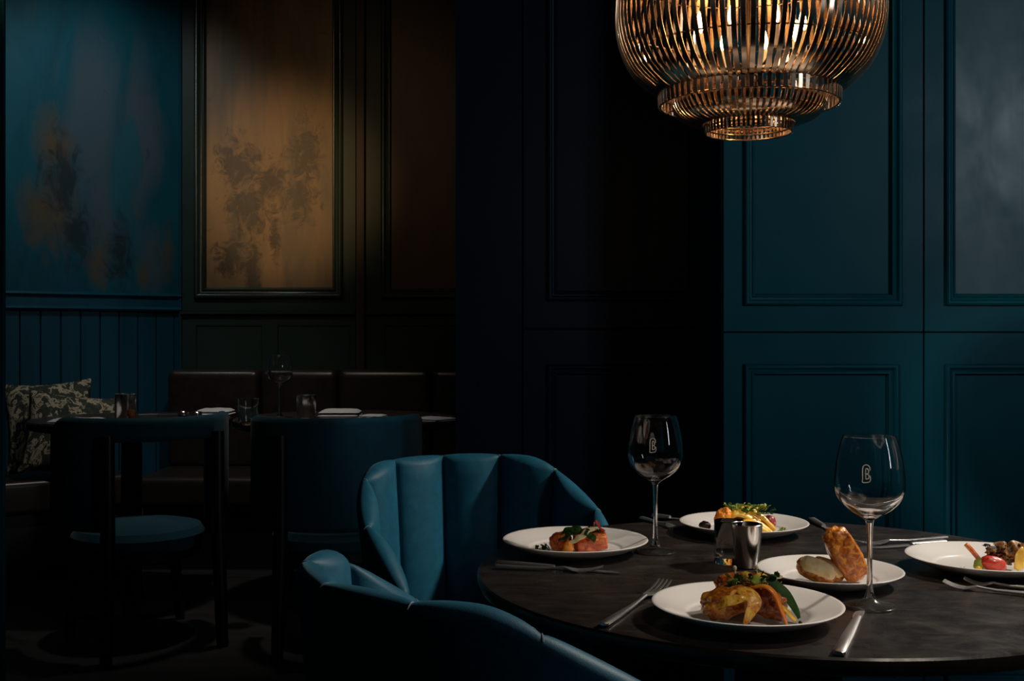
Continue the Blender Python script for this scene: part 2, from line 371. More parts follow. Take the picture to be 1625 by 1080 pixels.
# ------------------------------------------------------------------ channel-back tub chairs
def ztop(t):      # t in degrees from the back's centre
    a = abs(t)
    pts = [(0,.872),(40,.871),(52,.864),(62,.836),(76,.796),(95,.745),(110,.690),(124,.615)]
    for (a0,z0),(a1,z1) in zip(pts, pts[1:]):
        if a <= a1: return z0+(z1-z0)*(a-a0)/(a1-a0)
    return pts[-1][1]
def zsm(t): return sum(ztop(t+d) for d in (-6,-3,0,3,6))/5
RI = .242; TH = .036; FL = .022; ZB = .40; SP = 30.
def shell_pt(t, part, v, th=TH):
    x = (t % SP)/SP*2-1
    bul = .036*max(0,1-x*x)**.6-.016
    zt = zsm(t); a = radians(t)
    if part == 0: rho = RI+FL*v**1.5-bul+.006; z = ZB+(zt-th/2-ZB)*v
    elif part == 1:
        ph = pi*v; w = (1-v)**.8
        rho = RI+FL+th/2-cos(ph)*th/2-(bul-.006)*w*(1-v); z = zt-th/2+sin(ph)*(th/2+bul*.14)
    else: rho = RI+th+FL*(1-v)**1.2-.02*v; z = (zt-th/2)+(ZB-.03-(zt-th/2))*v
    return (-rho*sin(a), -rho*cos(a)*1.02, z)       # back centre towards -y, front +y
def make_tub(label):
    t = thing('tub_chair', label, 'chair', group='blue channel-back tub chairs at the dining table')
    rows = []; T = 120.; n = 160
    for i in range(n+1):
        a = -T+2*T*i/n
        r = [shell_pt(a,0,j/12) for j in range(13)]+[shell_pt(a,1,j/10) for j in range(1,10)]+[shell_pt(a,2,j/8) for j in range(9)]
        rows.append(r)
    MB().grid(rows, close_v=True, cap0=True, cap1=True).build('backrest', VELVET, t, angle=60)
    for s in (-90,-60,-30,0,30,60,90):
        pts = []
        for j in range(2,13): pts.append(shell_pt(s,0,j/12))
        for j in range(1,9): pts.append(shell_pt(s,1,j/10))
        q = []
        for p in pts:
            v = Vector(p); rad = Vector((v.x,v.y,0)).normalized(); q.append(v-rad*.0003+Vector((0,0,.0004)))
        MB().tube(q, .0014, 6).build('piping', PIPING, t)
    b = MB()
    n = 72; prof = [(.0,.37),(.90,.37),(.98,.385),(1.,.41),(1.,.465),(.985,.488),(.94,.503),(.80,.509),(0,.512)]
    rows = []
    for k in range(n):
        a = 2*pi*k/n; R = .226*(1+.22*max(0,sin(a))**2)
        rows.append([(R*p*cos(a)*(1 if sin(a) < 0 else 1), R*p*sin(a)*.98, z) for p, z in prof])
    b.grid(rows, close_u=True); b.build('seat', VELVET_DARK, t, dedupe=True)
    b = MB(); b.lathe([(0,.33),(.20,.33),(.21,.34),(.21,.372),(0,.372)], 48); b.build('seat_base', BLACKWOOD, t, dedupe=True)
    for sx in (-1,1):
        for sy in (-1,1):
            MB().tube([(sx*.14,sy*.14,.335),(sx*.17,sy*.17,.16),(sx*.19,sy*.19,0)], [.019,.015,.011], 12).build('leg', BLACKWOOD, t)
    return t
cB = make_tub('blue velvet tub chair nearest the camera, seen from behind')
cB.location = (.012,1.555,0); cB.rotation_euler.z = atan2(-.57,-.82)+pi/2
cA = dup(cB, (-.055,2.60,0), radians(90+110+0)+pi/2-radians(0), 'blue velvet tub chair with ribbed inside facing the camera, behind the nearest chair')
cA.rotation_euler.z = radians(115)+pi/2

# ------------------------------------------------------------------ rear-room chairs
def arc_shell(R, th, z0, z1, a0, a1, win=None, zlow=.05, n=60):
    """upholstered curved back; angles measured from the back centre, optional opening below its top band"""
    b = MB()
    def sect(a, zb):
        e = max(0, (abs(a)-a1*.72)/(a1*.28)); zt = z1-zlow*3.2*(1-sqrt(max(0,1-min(1,e)**2)))
        r0 = R-th; pts = []
        zb2 = zb+ (.02*e if zb == z0 else 0)
        for k in range(9):
            ph = pi*k/8; pts.append((R-th/2-cos(ph)*th/2, zt-th/2+sin(ph)*th/2))
        for k in range(9):
            ph = pi*k/8; pts.append((R-th/2+cos(ph)*th/2, zb2+th/2-sin(ph)*th/2))
        A = radians(a)
        return [(-r*sin(A), -r*cos(A), z) for r, z in pts]
    segs = [(a0,a1,z0)] if not win else [(a0,win[0],z0),(win[0],win[1],z1-.085),(win[1],a1,z0)]
    for s0, s1, zb in segs:
        m = max(4, int(n*(s1-s0)/(a1-a0)))
        b.grid([sect(s0+(s1-s0)*i/m, zb) for i in range(m+1)], close_v=True, cap0=True, cap1=True)
    return b
def rear_chair(label, loc, rz, win):
    t = thing('barrel_chair', label, 'chair', loc, rz)
    arc_shell(.315,.045,.44,.838,-104,104,win).build('backrest', VELVET_DARK, t, angle=50)
    b = MB(); b.lathe([(0,.34),(.22,.34),(.235,.355),(.24,.39),(.225,.415),(.18,.425),(0,.428)], 48, (0,.03,0)); b.build('seat', VELVET_DARK, t, dedupe=True)
    b = MB(); b.lathe([(0,.30),(.21,.30),(.22,.31),(.22,.342),(0,.342)], 40, (0,.03,0)); b.build('seat_frame', BLACKWOOD, t, dedupe=True)
    for a in (-36,36):
        A = radians(a); r = .325
        p = [(-r*sin(A)*k, -r*cos(A)*k, z) for k, z in ((1.02,.78 if win or a > 0 else .52),(1.02,.50),(1.03,.36),(1.08,0))]
        MB().tube(p, [.022,.024,.026,.021], 14).build('leg', BLACKWOOD, t)
    for a in (-128,128):
        A = radians(a)
        MB().tube([(-.22*sin(A),-.22*cos(A)+.03,.335),(-.27*sin(A),-.27*cos(A)+.03,0)], [.022,.018], 14).build('leg', BLACKWOOD, t)
    return t
rear_chair('dark blue barrel chair with open back at the left rear table', (-1.38,4.20,PF), radians(305-270), (-36,36))
rear_chair('dark blue solid-back barrel chair at the right rear table', (-.65,4.20,PF), radians(279-270), None)

# ------------------------------------------------------------------ rear tables
TZ2 = .83
def rear_table(label, c, r):
    t = thing('rear_table', label, 'table', (c[0],c[1],PF)); h = TZ2-PF
    MB().lathe([(0,h-.035),(r-.01,h-.035),(r,h-.028),(r,h-.006),(r-.006,h),(0,h)], 96).build('tabletop', WOOD_TABLE, t, angle=30, dedupe=True)
    MB().lathe([(0,0),(.24,0),(.24,.015),(.06,.035),(.042,.08),(.042,h-.09),(.14,h-.035),(0,h-.035)], 40).build('pedestal', BLACKWOOD, t, dedupe=True)
    return t
rear_table('round dark rear table on the left, beside the patterned cushions', (-1.585,4.70), .405)
rear_table('round dark rear table on the right, set with a wine glass', (-.700,4.76), .465)

# ------------------------------------------------------------------ banquette and left bench
YS = 5.86
bq = thing('banquette', 'long dark leather banquette along the rear wall', 'sofa', ((U(265,YS)+.6)/2, 5.75, PF))
ox, oy = bq.location.x, bq.location.y
zt = V(586,YS)-PF
edges = [266,414,537,685,830,975]
for k in range(5):
    x0, x1 = U(edges[k],YS)-ox, U(edges[k+1],YS)-ox
    b = MB(); b.box(x0+.003, x1-.003, YS-oy-.03, YB-.05-oy, .44, zt); b.build('back_cushion', LEATHER, bq, bevel=.045, seg=5)
x0, x1 = U(265,YS)-ox, U(975,YS)-ox
b = MB(); b.box(x0, x1, 5.36-oy, YS-.0-oy, .30, .45); b.build('seat', LEATHER, bq, bevel=.035, seg=4)
b = MB(); b.box(x0+.02, x1-.02, 5.42-oy, YB-.05-oy, 0, .30); b.build('base', BLACKWOOD, bq, smooth=False)
# left bench follows the splayed wall
bl = thing('bench', 'dark upholstered corner bench under the blue mural', 'bench', (XC,YB,PF), RZ)
b = MB(); b.box(-1.55,-.46,-.62,-.02,.32,.475); b.build('seat', LEATHER, bl, bevel=.03, seg=4)
b = MB(); b.box(-1.53,-.48,-.58,-.02,0,.32); b.build('base', BLACKWOOD, bl, smooth=False)
b = MB(); b.box(-1.56,-.955,-.14,-.015,.47,.905); b.build('back_cushion', LEATHER, bl, bevel=.05, seg=5)

def pillow(name, label, loc, rot, sx, sz, th):
    n = 22; b = MB()
    for side in (-1,1):
        rows = []
        for i in range(n+1):
            r = []
            for j in range(n+1):
                u = i/n*2-1; v = j/n*2-1
                pin = 1-.09*(1-abs(u)**2)*abs(v)**3; pin2 = 1-.09*(1-abs(v)**2)*abs(u)**3
                h = th*((1-u**2)*(1-v**2))**.42
                h *= 1+.10*noise.noise(Vector((u*2.2,v*2.2,side*3+sx*9)))
                r.append((u*sx*pin2, side*h, v*sz*pin))
            rows.append(r)
        b.grid(rows)
    o = b.build(name, CAMO, None, dedupe=True, angle=80); o.location = loc; o.rotation_euler = rot
    return tag(o, label, 'cushion')
pillow('cushion', 'patterned green and cream cushion standing on the left bench', (-2.02,5.17,PF+.475+.198), (radians(-14),radians(7),radians(22)), .205, .19, .065)
pillow('cushion', 'darker patterned cushion half hidden behind the front cushion', (-2.17,5.30,PF+.475+.225), (radians(-12),radians(-3),radians(28)), .20, .215, .055)

# ------------------------------------------------------------------ plates
PLP = [(0,.004),(.068,.004),(.070,0),(.076,0),(.080,.003),(.108,.010),(.134,.0225),(.1395,.0255),(.1405,.0270),(.1390,.0280),(.135,.0272),(.110,.0170),(.096,.0122),(.0915,.0112),(.0895,.0098),(.0875,.0084),(.084,.0080),(0,.0080)]
def plate(loc, r, label):
    k = r/.1405
    o = MB().lathe([(a*k,z*(.5+.5*k)) for a, z in PLP], 120).build('plate', CHINA, None, angle=50, dedupe=True)
    o.location = loc
    return tag(o, label, 'plate', 'cream china plates on the dining table')
PZ = TZ+.0084
pFront = Vector((.351,1.685,TZ)); pLeft = Vector((.124,2.21,TZ)); pBack = Vector((.497,2.419,TZ)); pBread = Vector((.545,1.935,TZ)); pRight = Vector((.858,2.04,TZ))
plate(pFront, .1412, 'cream china plate at the front table edge holding golden roast parcels')
plate(pLeft, .1420, 'cream china plate holding glazed salmon, by the ribbed tub chair')
plate(pBack, .1365, 'cream china plate at the far table edge holding yellow fruit slices')
plate(pBread, .1225, 'smaller cream china plate holding the bread')
plate(pRight, .1400, 'cream china plate cut by the right picture edge, holding tomato')

# ------------------------------------------------------------------ glasses
BOWL_OUT = [(.0058,.132),(.0085,.1365),(.016,.1420),(.030,.1505),(.043,.1620),(.0505,.1740),(.0535,.1870),(.0535,.198),(.0525,.213),(.0497,.232),(.0455,.252),(.0412,.2655),(.0407,.2668)]
BOWL_IN = [(.0400,.2668),(.0400,.2655),(.0443,.252),(.0485,.232),(.0513,.213),(.0523,.198),(.0522,.187),(.0490,.1750),(.0415,.1640),(.0290,.1540),(.0150,.1470),(.0,.1448)]
def smooth_prof(p, n=4):
    out = []
    for i in range(len(p)-1):
        p0 = p[max(i-1,0)]; p1 = p[i]; p2 = p[i+1]; p3 = p[min(i+2,len(p)-1)]
        for j in range(n):
            t = j/n
            out.append(tuple(.5*((2*b)+(-a+c)*t+(2*a-5*b+4*c-d)*t*t+(-a+3*b-3*c+d)*t**3) for a, b, c, d in zip(p0,p1,p2,p3)))
    out.append(p[-1]); return [(max(0,a),z) for a, z in out]
def rad_at(z):
    for (r0,z0),(r1,z1) in zip(BOWL_OUT, BOWL_OUT[1:]):
        if z0 <= z <= z1: return r0+(r1-r0)*(z-z0)/(z1-z0)
    return .05
def wine_glass(loc, label, rz=0, mark=True, k=1.):
    t = thing('wine_glass', label, 'wine glass', Vector(loc)+Vector((0,0,.0006)), rz)
    S = lambda p: [(a*k,z*k) for a, z in p]
    MB().lathe(S(smooth_prof(BOWL_OUT)+smooth_prof(BOWL_IN)), 72).build('bowl', GLASS, t, angle=60, dedupe=True)
    st = smooth_prof([(.0088,.0145),(.0058,.023),(.0045,.040),(.0040,.065),(.0040,.095),(.0047,.120),(.0058,.132)])
    MB().lathe(S(st), 32).build('stem', GLASS, t, angle=60)
    ft = [(.0355,.0002),(.0380,.0),(.0392,.0006),(.0396,.0016),(.0390,.0027),(.0372,.0031),(.030,.0042),(.020,.0068),(.0125,.0105),(.0088,.0145)]
    MB().lathe(S(ft), 72).build('foot', THIN, t, angle=60, dedupe=True)
    if mark:
        strokes = []
        # tall rounded open letter with a smaller letter inside
        strokes.append([(.82,.70),(.80,.88),(.62,1.0),(.36,1.0),(.16,.90),(.10,.72),(.10,.22),(.10,.02),(.55,.02),(.80,.08),(.88,.24),(.82,.42)])
        strokes.append([(.42,.20),(.42,.78),(.62,.76),(.70,.64),(.62,.52),(.44,.50),(.64,.48),(.74,.36),(.66,.24),(.42,.20)])
        b = MB(); wd, ht, zc = .0150, .0265, .2135
        for s in strokes:
            s = smooth_prof([(x,y) for x, y in s], 4); pts = []
            for x, y in s:
                z = zc+(y-.5)*ht; r = rad_at(z)+.0004; a = -pi/2+((x-.5)*wd-.0045)/r
                pts.append((r*cos(a), r*sin(a), z))
            b.tube(pts, .00085, 6)
        b.build('emblem', EMBLEM, t)
    return t
gl = on(1380,963); wine_glass(gl, 'wine glass with emblem nearest the camera, beside the bread plate', -atan2(gl.x,gl.y))
gl2 = on(1040,876); wine_glass(gl2, 'wine glass with emblem between the salmon plate and the fruit plate', -atan2(gl2.x,gl2.y))
gl3 = on(444,663,TZ2); wine_glass(gl3, 'plain wine glass on the right rear table', 0, False, .99)

def tumbler(loc, label, m, r0=.0225, r1=.0285, h=.080, th=.0022, base=.009, name='tumbler', cat='tumbler'):
    t = MB().lathe([(0,0),(r0-.002,0),(r0,.002),(r1,h-.001),(r1-th*.5,h),(r1-th,h-.001),(r0-th,base+.002),(r0-th-.003,base),(0,base)], 56).build(name, m, None, angle=50, dedupe=True)
    t.location = Vector(loc)+Vector((0,0,.0006))
    return tag(t, label, cat)
a = on(1185,900); tumbler(a, 'mirrored silver tumbler in the middle of the dining table', MIRROR, .0215,.0285)
a = on(1157,893.5); tumbler(a, 'clear glass tumbler just behind the mirrored silver tumbler', GLASS, .0275,.0275, base=.012)

# ------------------------------------------------------------------ cutlery
def strip(b, st):
    """st: list of (s, half width, z centre, half thickness) along +y"""
    rows = []
    for s, w, z, h in st:
        rows.append([(-w,s,z-h*.6),(-w*.7,s,z-h),(w*.7,s,z-h),(w,s,z-h*.6),(w,s,z+h*.5),(w*.6,s,z+h),(-w*.6,s,z+h),(-w,s,z+h*.5)])
    b.grid(rows, close_v=True, cap0=True, cap1=True)
def cut_root(name, label, a, b, cat):
    d = b-a
    return thing(name, label, cat, a, atan2(d.y,d.x)-pi/2, 'steel cutlery on the dining table'), Vector((d.x,d.y,0)).length
def fork(label, a, b):
    t, L = cut_root('fork', label, a, b, 'fork')
    m = MB(); k = L/.21
    strip(m, [(0,.0030,.0055,.002),(.003,.0075,.0055,.0024),(.04*k,.0070,.0050,.0022),(.09*k,.0042,.0045,.0021),(.118*k,.0028,.0060,.0020),(.135*k,.0032,.0075,.0019)])
    m.build('handle', STEEL, t, angle=40)
    m = MB()
    strip(m, [(.135*k,.0032,.0075,.0019),(.143*k,.0080,.0065,.0014),(.152*k,.0115,.0045,.0011),(.163*k,.0125,.0032,.0010)])
    for i in range(4):
        x = -.0107+.00713*i
        rows = []
        for s, z, w in ((.161,.0033,.0019),(.175,.0038,.0018),(.19,.0062,.0016),(.203,.0096,.0013),(.21,.0120,.0007)):
            rows.append([(x-w,s*k,z-.0009),(x+w,s*k,z-.0009),(x+w,s*k,z+.0009),(x-w,s*k,z+.0009)])
        m.grid(rows, close_v=True, cap0=True, cap1=True)
    m.build('tines', STEEL, t, angle=40)
    return t
def knife(label, a, b, hf=.112/.235):
    t, L = cut_root('knife', label, a, b, 'knife'); k = L/.235
    m = MB(); h = hf*.235; strip(m, [(0,.0050,.0038,.0026),(.003*k,.0086,.0044,.0042),(h*.45*k,.0080,.0044,.0042),(h*.9*k,.0058,.0044,.0038),(h*k,.0050,.0042,.0034)])
    m.build('handle', STEEL, t, angle=40)
    m = MB(); rows = []
    for s, w0, w1 in ((.112,-.0048,.0050),(.118,-.0085,.0050),(.15,-.0095,.0050),(.19,-.0095,.0050),(.215,-.0080,.0046),(.228,-.0040,.0040),(.235,.0020,.0030)):
        q = (h+(s-.112)*(.235-h)/.123)*k; rows.append([(w0,q,.0022),(w1,q,.0014),(w1,q,.0034),(w0,q,.0027)])
    m.grid(rows, close_v=True, cap0=True, cap1=True); m.build('blade', STEEL, t, angle=40)
    return t
knife('steel knife lying in front of the salmon plate', on(787,896), on(986,911))
fork('steel fork lying beside the knife in front of the salmon plate', on(786,902), on(957,909))
fork('steel fork at the left of the front plate, tines against the rim', on(957,996), on(1056,930))
knife('steel knife reaching over the front table edge beside the nearest wine glass', on(1331,1041), on(1368,971), .80)
fork('steel fork lying below the tomato plate, nearer the camera', on(1650,948), on(1497,932))
fork('steel fork lying below the tomato plate, closer to the plate', on(1660,939), on(1530,927))
fork('steel fork lying beyond the nearest wine glass, at the right rear', on(1503,856), on(1358,866))
knife('steel knife lying under the fork at the right rear', on(1500,862), on(1385,871))
knife('steel knife pointing over the far table edge behind the bread', on(1288,826), on(1330,850))
fork('steel fork behind the far wine glass, handle at the table edge', on(1018,824), on(1082,842))
knife('steel knife behind the far wine glass, next to the fruit plate', on(1036,820), on(1094,826.5))

# ------------------------------------------------------------------ food helpers
def lump(name, label, cat, c, scale, rot=(0,0,0), m=PARCEL, seed=0, amp=.22, freq=2.2, group=None, sq=0., sub=5):
    bm = bmesh.new(); bmesh.ops.create_icosphere(bm, subdivisions=sub, radius=1)
    for v in bm.verts:
        p = v.co.copy()
        if sq:
            q = max(abs(p.x),abs(p.y),abs(p.z)); p = p*((1-sq)+sq/q)
        d = 1+amp*noise.noise(p*freq+Vector((seed*3.1,seed*1.7,seed)))+amp*.35*noise.noise(p*freq*3+Vector((seed,seed*5,2)))+amp*.22*noise.noise(p*freq*7+Vector((seed*2,3,seed)))
        v.co = Vector((p.x*scale[0]*d, p.y*scale[1]*d, p.z*scale[2]*d))
    R = Euler(rot).to_matrix()
    for v in bm.verts: v.co = R @ v.co
    zmin = min(v.co.z for v in bm.verts)
    me = bpy.data.meshes.new(name); bm.to_mesh(me); bm.free(); me.materials.append(m)
    me.polygons.foreach_set('use_smooth', [True]*len(me.polygons))
    o = bpy.data.objects.new(name, me); COL.objects.link(o); o.location = Vector(c)-Vector((0,0,zmin))   # c = lowest point level
    if label: tag(o, label, cat, group)
    return o
def ribbon(name, label, cat, pts, width, m, th=.0016, side=(0,1,0), wave=.0, group=None, taper=True):
    pts = smooth_prof3([Vector(p) for p in pts], 6); b = MB(); rows = []; n = len(pts); sd = Vector(side).normalized()
    for i, p in enumerate(pts):
        f = i/(n-1); w = width/2*((sin(pi*min(max(f,.04),.96))**.45) if taper else 1)
        d = (pts[min(i+1,n-1)]-pts[max(i-1,0)]).normalized(); nn = d.cross(sd).normalized(); s2 = nn.cross(d).normalized()
        c = p+nn*wave*sin(i*.9)
        rows.append([tuple(c-s2*w-nn*th*.3),tuple(c-s2*w*.5-nn*th),tuple(c+s2*w*.5-nn*th),tuple(c+s2*w-nn*th*.3),tuple(c+s2*w+nn*th*.3),tuple(c+s2*w*.5+nn*th),tuple(c-s2*w*.5+nn*th),tuple(c-s2*w+nn*th*.3)])
    o = b.grid(rows, close_v=True, cap0=True, cap1=True).build(name, m, None, angle=70)
    return tag(o, label, cat, group)
def smooth_prof3(p, n):
    out = []
    for i in range(len(p)-1):
        p0 = p[max(i-1,0)]; p1 = p[i]; p2 = p[i+1]; p3 = p[min(i+2,len(p)-1)]
        for j in range(n):
            t = j/n; out.append(.5*((2*p1)+(p2-p0)*t+(2*p0-5*p1+4*p2-p3)*t*t+(3*p1-p0-3*p2+p3)*t**3))
    out.append(p[-1]); return out
def herbs(name, label, c, rx, ry, rz, n, m, size=.006, seed=1, kind='stuff', cat='herbs'):
    rnd = random.Random(seed); b = MB()
    for i in range(n):
        a = rnd.uniform(0,2*pi); r = sqrt(rnd.random())
        p = Vector((c[0]+rx*r*cos(a), c[1]+ry*r*sin(a), c[2]+rz*rnd.random()))
        if rz > .008: b.tube([(c[0]+(p.x-c[0])*.6, c[1]+(p.y-c[1])*.6, c[2]),tuple(p)], .0005, 5)
        R = Euler((rnd.uniform(-.9,.9),rnd.uniform(-.9,.9),rnd.uniform(0,6))).to_matrix(); s = size*rnd.uniform(.6,1.2)
        vs = []
        for (x,y,z) in ((0,-1,0),(.45,-.5,.12),(.6,.1,.16),(.35,.7,.1),(0,1,0),(-.35,.7,.1),(-.6,.1,.16),(-.45,-.5,.12),(0,0,-.02)):
            vs.append(tuple(p+R @ (Vector((x,y,z))*s)))
        lo = [tuple(Vector(v)-R @ Vector((0,0,.12*s))) for v in vs]
        b.add(vs+lo, [(8,k,(k+1)%8) for k in range(8)]+[(17,9+(k+1)%8,9+k) for k in range(8)]+[(k,9+k,9+(k+1)%8,(k+1)%8) for k in range(8)])
    o = b.build(name, m, None, angle=60)
    return tag(o, label, cat, None, kind)
def flat_pool(name, label, cat, c, rx, ry, m, seed, h=.0012):
    b = MB(); n = 40; rows = []
    for k in range(n):
        a = 2*pi*k/n; q = 1+.25*noise.noise(Vector((cos(a)*1.4,sin(a)*1.4,seed)))
        rows.append([(c[0],c[1],c[2]+h),(c[0]+rx*q*.8*cos(a),c[1]+ry*q*.8*sin(a),c[2]+h),(c[0]+rx*q*cos(a),c[1]+ry*q*sin(a),c[2])])
    return tag(b.grid(rows, close_u=True).build(name, m, None, dedupe=True), label, cat)

# --- front plate
P = pFront; z = PZ+.0003
lump('roast_parcel', 'golden roast parcel at the left of the front plate', 'roast', (P.x-.037,P.y-.030,z), (.036,.027,.021), (0,radians(-16),radians(8)), PARCEL, 1, .16, 2.4, 'roast parcels on the front plate', .35)
lump('roast_parcel', 'red-brown roast parcel at the right of the front plate', 'roast', (P.x+.026,P.y-.030,z), (.027,.026,.023), (0,radians(16),radians(-12)), PARCEL_RED, 2, .18, 2.4, 'roast parcels on the front plate', .3)
lump('roast_parcel', 'dark roast parcel underneath the toppings at the back of the front plate', 'roast', (P.x-.004,P.y+.026,z), (.040,.024,.028), (0,0,radians(4)), PARCEL_RED, 3, .16, 2.0, 'roast parcels on the front plate', .3)
ribbon('pepper_strip', 'yellow vegetable flap folded over the golden roast parcel', 'vegetable', [(P.x-.030,P.y-.036,z+.046),(P.x-.012,P.y-.050,z+.045),(P.x-.003,P.y-.062,z+.034),(P.x-.010,P.y-.068,z+.018),(P.x-.018,P.y-.070,z+.003)], .024, FLAP, .0020, (.75,.45,.35))
ribbon('pepper_strip', 'golden vegetable flap lying across the golden parcel', 'vegetable', [(P.x-.066,P.y-.044,z+.020),(P.x-.050,P.y-.056,z+.030),(P.x-.032,P.y-.061,z+.036),(P.x-.014,P.y-.060,z+.038)], .016, FLAP, .0018, (0,.6,.8), .001)
ribbon('pepper_strip', 'long orange strip leaning down the right of the front plate', 'vegetable', [(P.x-.004,P.y-.040,z+.048),(P.x+.014,P.y-.052,z+.054),(P.x+.028,P.y-.060,z+.044),(P.x+.036,P.y-.068,z+.022),(P.x+.042,P.y-.074,z+.001)], .011, ORANGE, .0018, (.5,.8,.3))
ribbon('pepper_strip', 'short yellow strip in front of the dark leaf', 'vegetable', [(P.x+.038,P.y-.056,z+.026),(P.x+.046,P.y-.062,z+.018),(P.x+.056,P.y-.064,z+.006)], .013, YELLOW, .0022, (.2,.9,.3))
ribbon('basil_leaf', 'dark green leaf hanging at the right of the roast', 'leaf', [(P.x+.022,P.y-.030,z+.060),(P.x+.038,P.y-.040,z+.050),(P.x+.053,P.y-.050,z+.032),(P.x+.064,P.y-.056,z+.008)], .015, LEAFGREEN, .0009, (.55,.5,.65), .0006)
for i, (dx,dy,dz,s,m_) in enumerate(((-.022,-.020,.050,.012,LIMEGREEN),(.010,-.026,.054,.013,LIMEGREEN),(-.004,-.012,.060,.011,YELLOW),(.018,-.008,.058,.010,YELLOW))):
    lump('vegetable_piece', ('pale green vegetable piece on top of the golden parcel','pale green vegetable piece at the front of the roast topping','yellow vegetable piece at the peak of the roast topping','yellow vegetable piece beside the dark leaf, on the roast')[i], 'vegetable', (P.x+dx,P.y+dy,z+dz-.010), (s,s*.8,s*.7), (.3*i,.2,i), m_, 20+i, .25, 2, 'vegetable topping on the front plate', sub=3)
herbs('herb_garnish', 'dark green herb scraps scattered over the front roast', (P.x+.004,P.y-.022,z+.050), .042, .020, .016, 34, LEAFGREEN, .0065, 4)
for i, (dx,dz) in enumerate(((-.020,.070),(.012,.071))):
    t = thing('sprout', ('pale sprout standing on the left of the roast peak','pale sprout standing on the right of the roast peak')[i], 'sprout', (P.x+dx,P.y-.010,z+dz-.020), 0, 'pale sprouts on the front plate')
    MB().tube([(0,0,0),(.001,0,.012),(0,0,.020)], .0011, 8).build('stalk', SPROUT, t)
    MB().lathe([(0,.018),(.0022,.0185),(.0030,.021),(.0022,.0240),(0,.0250)], 16).build('head', SPROUT, t, dedupe=True)
lump('peppercorn', 'single dark peppercorn on the right of the front plate', 'peppercorn', (P.x+.064,P.y-.062,z), (.003,.003,.003), (0,0,0), DARKBIT, 5, .1, 2, sub=2)
herbs('onion_shreds', 'cream onion shreds strewn over the front roast', (P.x+.020,P.y-.026,z+.052), .034, .018, .010, 16, CHEESE, .0045, 11, cat='onion')

# --- salmon plate
P = pLeft
lump('salmon_fillet', 'large glazed salmon piece on the right of its plate', 'salmon', (P.x+.026,P.y-.040,z), (.033,.024,.019), (0,radians(-4),radians(6)), SALMON, 6, .12, 2.6, 'glazed salmon pieces', .6)
lump('salmon_fillet', 'small dark glazed salmon piece on the left of its plate', 'salmon', (P.x-.030,P.y-.034,z), (.021,.022,.017), (0,radians(-20),radians(-8)), SALMON, 7, .14, 2.6, 'glazed salmon pieces', .4)
lump('orange_piece', 'orange fruit piece in front of the salmon', 'fruit', (P.x-.017,P.y-.068,z), (.011,.007,.012), (0,radians(20),0), ORANGE, 8, .3, 3, sub=3)
ribbon('cheese_shaving', 'pale curled shaving draped over the salmon', 'cheese', [(P.x-.020,P.y-.066,z+.020),(P.x-.004,P.y-.070,z+.028),(P.x+.010,P.y-.066,z+.036),(P.x+.024,P.y-.056,z+.046),(P.x+.042,P.y-.050,z+.047)], .014, CHEESE, .0014, (0,.85,.55), .0012)
ribbon('spinach_leaf', 'dark green leaf on the left of the salmon', 'leaf', [(P.x-.036,P.y-.050,z+.024),(P.x-.024,P.y-.054,z+.036),(P.x-.008,P.y-.052,z+.044),(P.x+.010,P.y-.048,z+.046)], .022, LEAFGREEN, .0010, (0,.7,.7), .0025)
ribbon('spinach_leaf', 'dark green leaf on the right of the salmon', 'leaf', [(P.x+.014,P.y-.064,z+.042),(P.x+.026,P.y-.066,z+.036),(P.x+.034,P.y-.068,z+.026)], .014, LEAFGREEN, .0010, (.7,.5,.5), .002)
ribbon('pepper_crisp', 'red crisp sticking up from the salmon', 'crisp', [(P.x+.014,P.y-.044,z+.044),(P.x+.032,P.y-.042,z+.050),(P.x+.037,P.y-.040,z+.060),(P.x+.044,P.y-.040,z+.048),(P.x+.054,P.y-.044,z+.040)], .013, RED, .0012, (.3,.9,.2), .001)
herbs('herb_garnish', 'dark green herb scraps on top of the salmon', (P.x+.010,P.y-.050,z+.040), .036, .014, .008, 36, LEAFGREEN, .0055, 8)
herbs('herb_sprig', 'small green herb sprigs left of the salmon', (P.x-.066,P.y-.036,z), .018, .012, .014, 26, LEAFGREEN, .0050, 9)

# --- fruit plate
P = pBack
for i, pts in enumerate(([(P.x-.050,P.y-.052,z+.006),(P.x-.036,P.y-.050,z+.038),(P.x-.014,P.y-.046,z+.042),(P.x+.024,P.y-.050,z+.020),(P.x+.046,P.y-.054,z+.003)],
                         [(P.x-.034,P.y-.066,z+.004),(P.x-.016,P.y-.066,z+.022),(P.x+.008,P.y-.064,z+.022),(P.x+.036,P.y-.064,z+.006)],
                         [(P.x-.020,P.y-.036,z+.046),(P.x+.004,P.y-.034,z+.048),(P.x+.036,P.y-.036,z+.030),(P.x+.056,P.y-.044,z+.006)])):
    ribbon('fruit_slice', ('long yellow fruit slice arched over the fruit plate','lowest yellow fruit slice in front of the arched one','rear yellow fruit slice under the green herbs')[i], 'fruit', pts, .022, YELLOW, .0045, (0,.8,.6), group='yellow fruit slices')
lump('orange_piece', 'orange fruit piece at the left of the yellow slices', 'fruit', (P.x-.052,P.y-.050,z), (.020,.014,.026), (0,.2,0), ORANGE, 31, .2, 2)
lump('roast_piece', 'brown roast piece underneath the yellow slices', 'roast', (P.x+.002,P.y-.012,z), (.040,.018,.020), (0,.1,0), PARCEL, 32, .2, 2)
lump('radish', 'crimson radish at the right of the yellow slices', 'radish', (P.x+.048,P.y-.030,z+.006), (.014,.012,.015), (0,.2,0), RADISH, 33, .1, 2, sub=3)
lump('blackberry', 'dark berry at the left edge of the fruit', 'berry', (P.x-.088,P.y-.026,z), (.013,.011,.011), (0,0,0), DARKBIT, 34, .25, 4, sub=3)
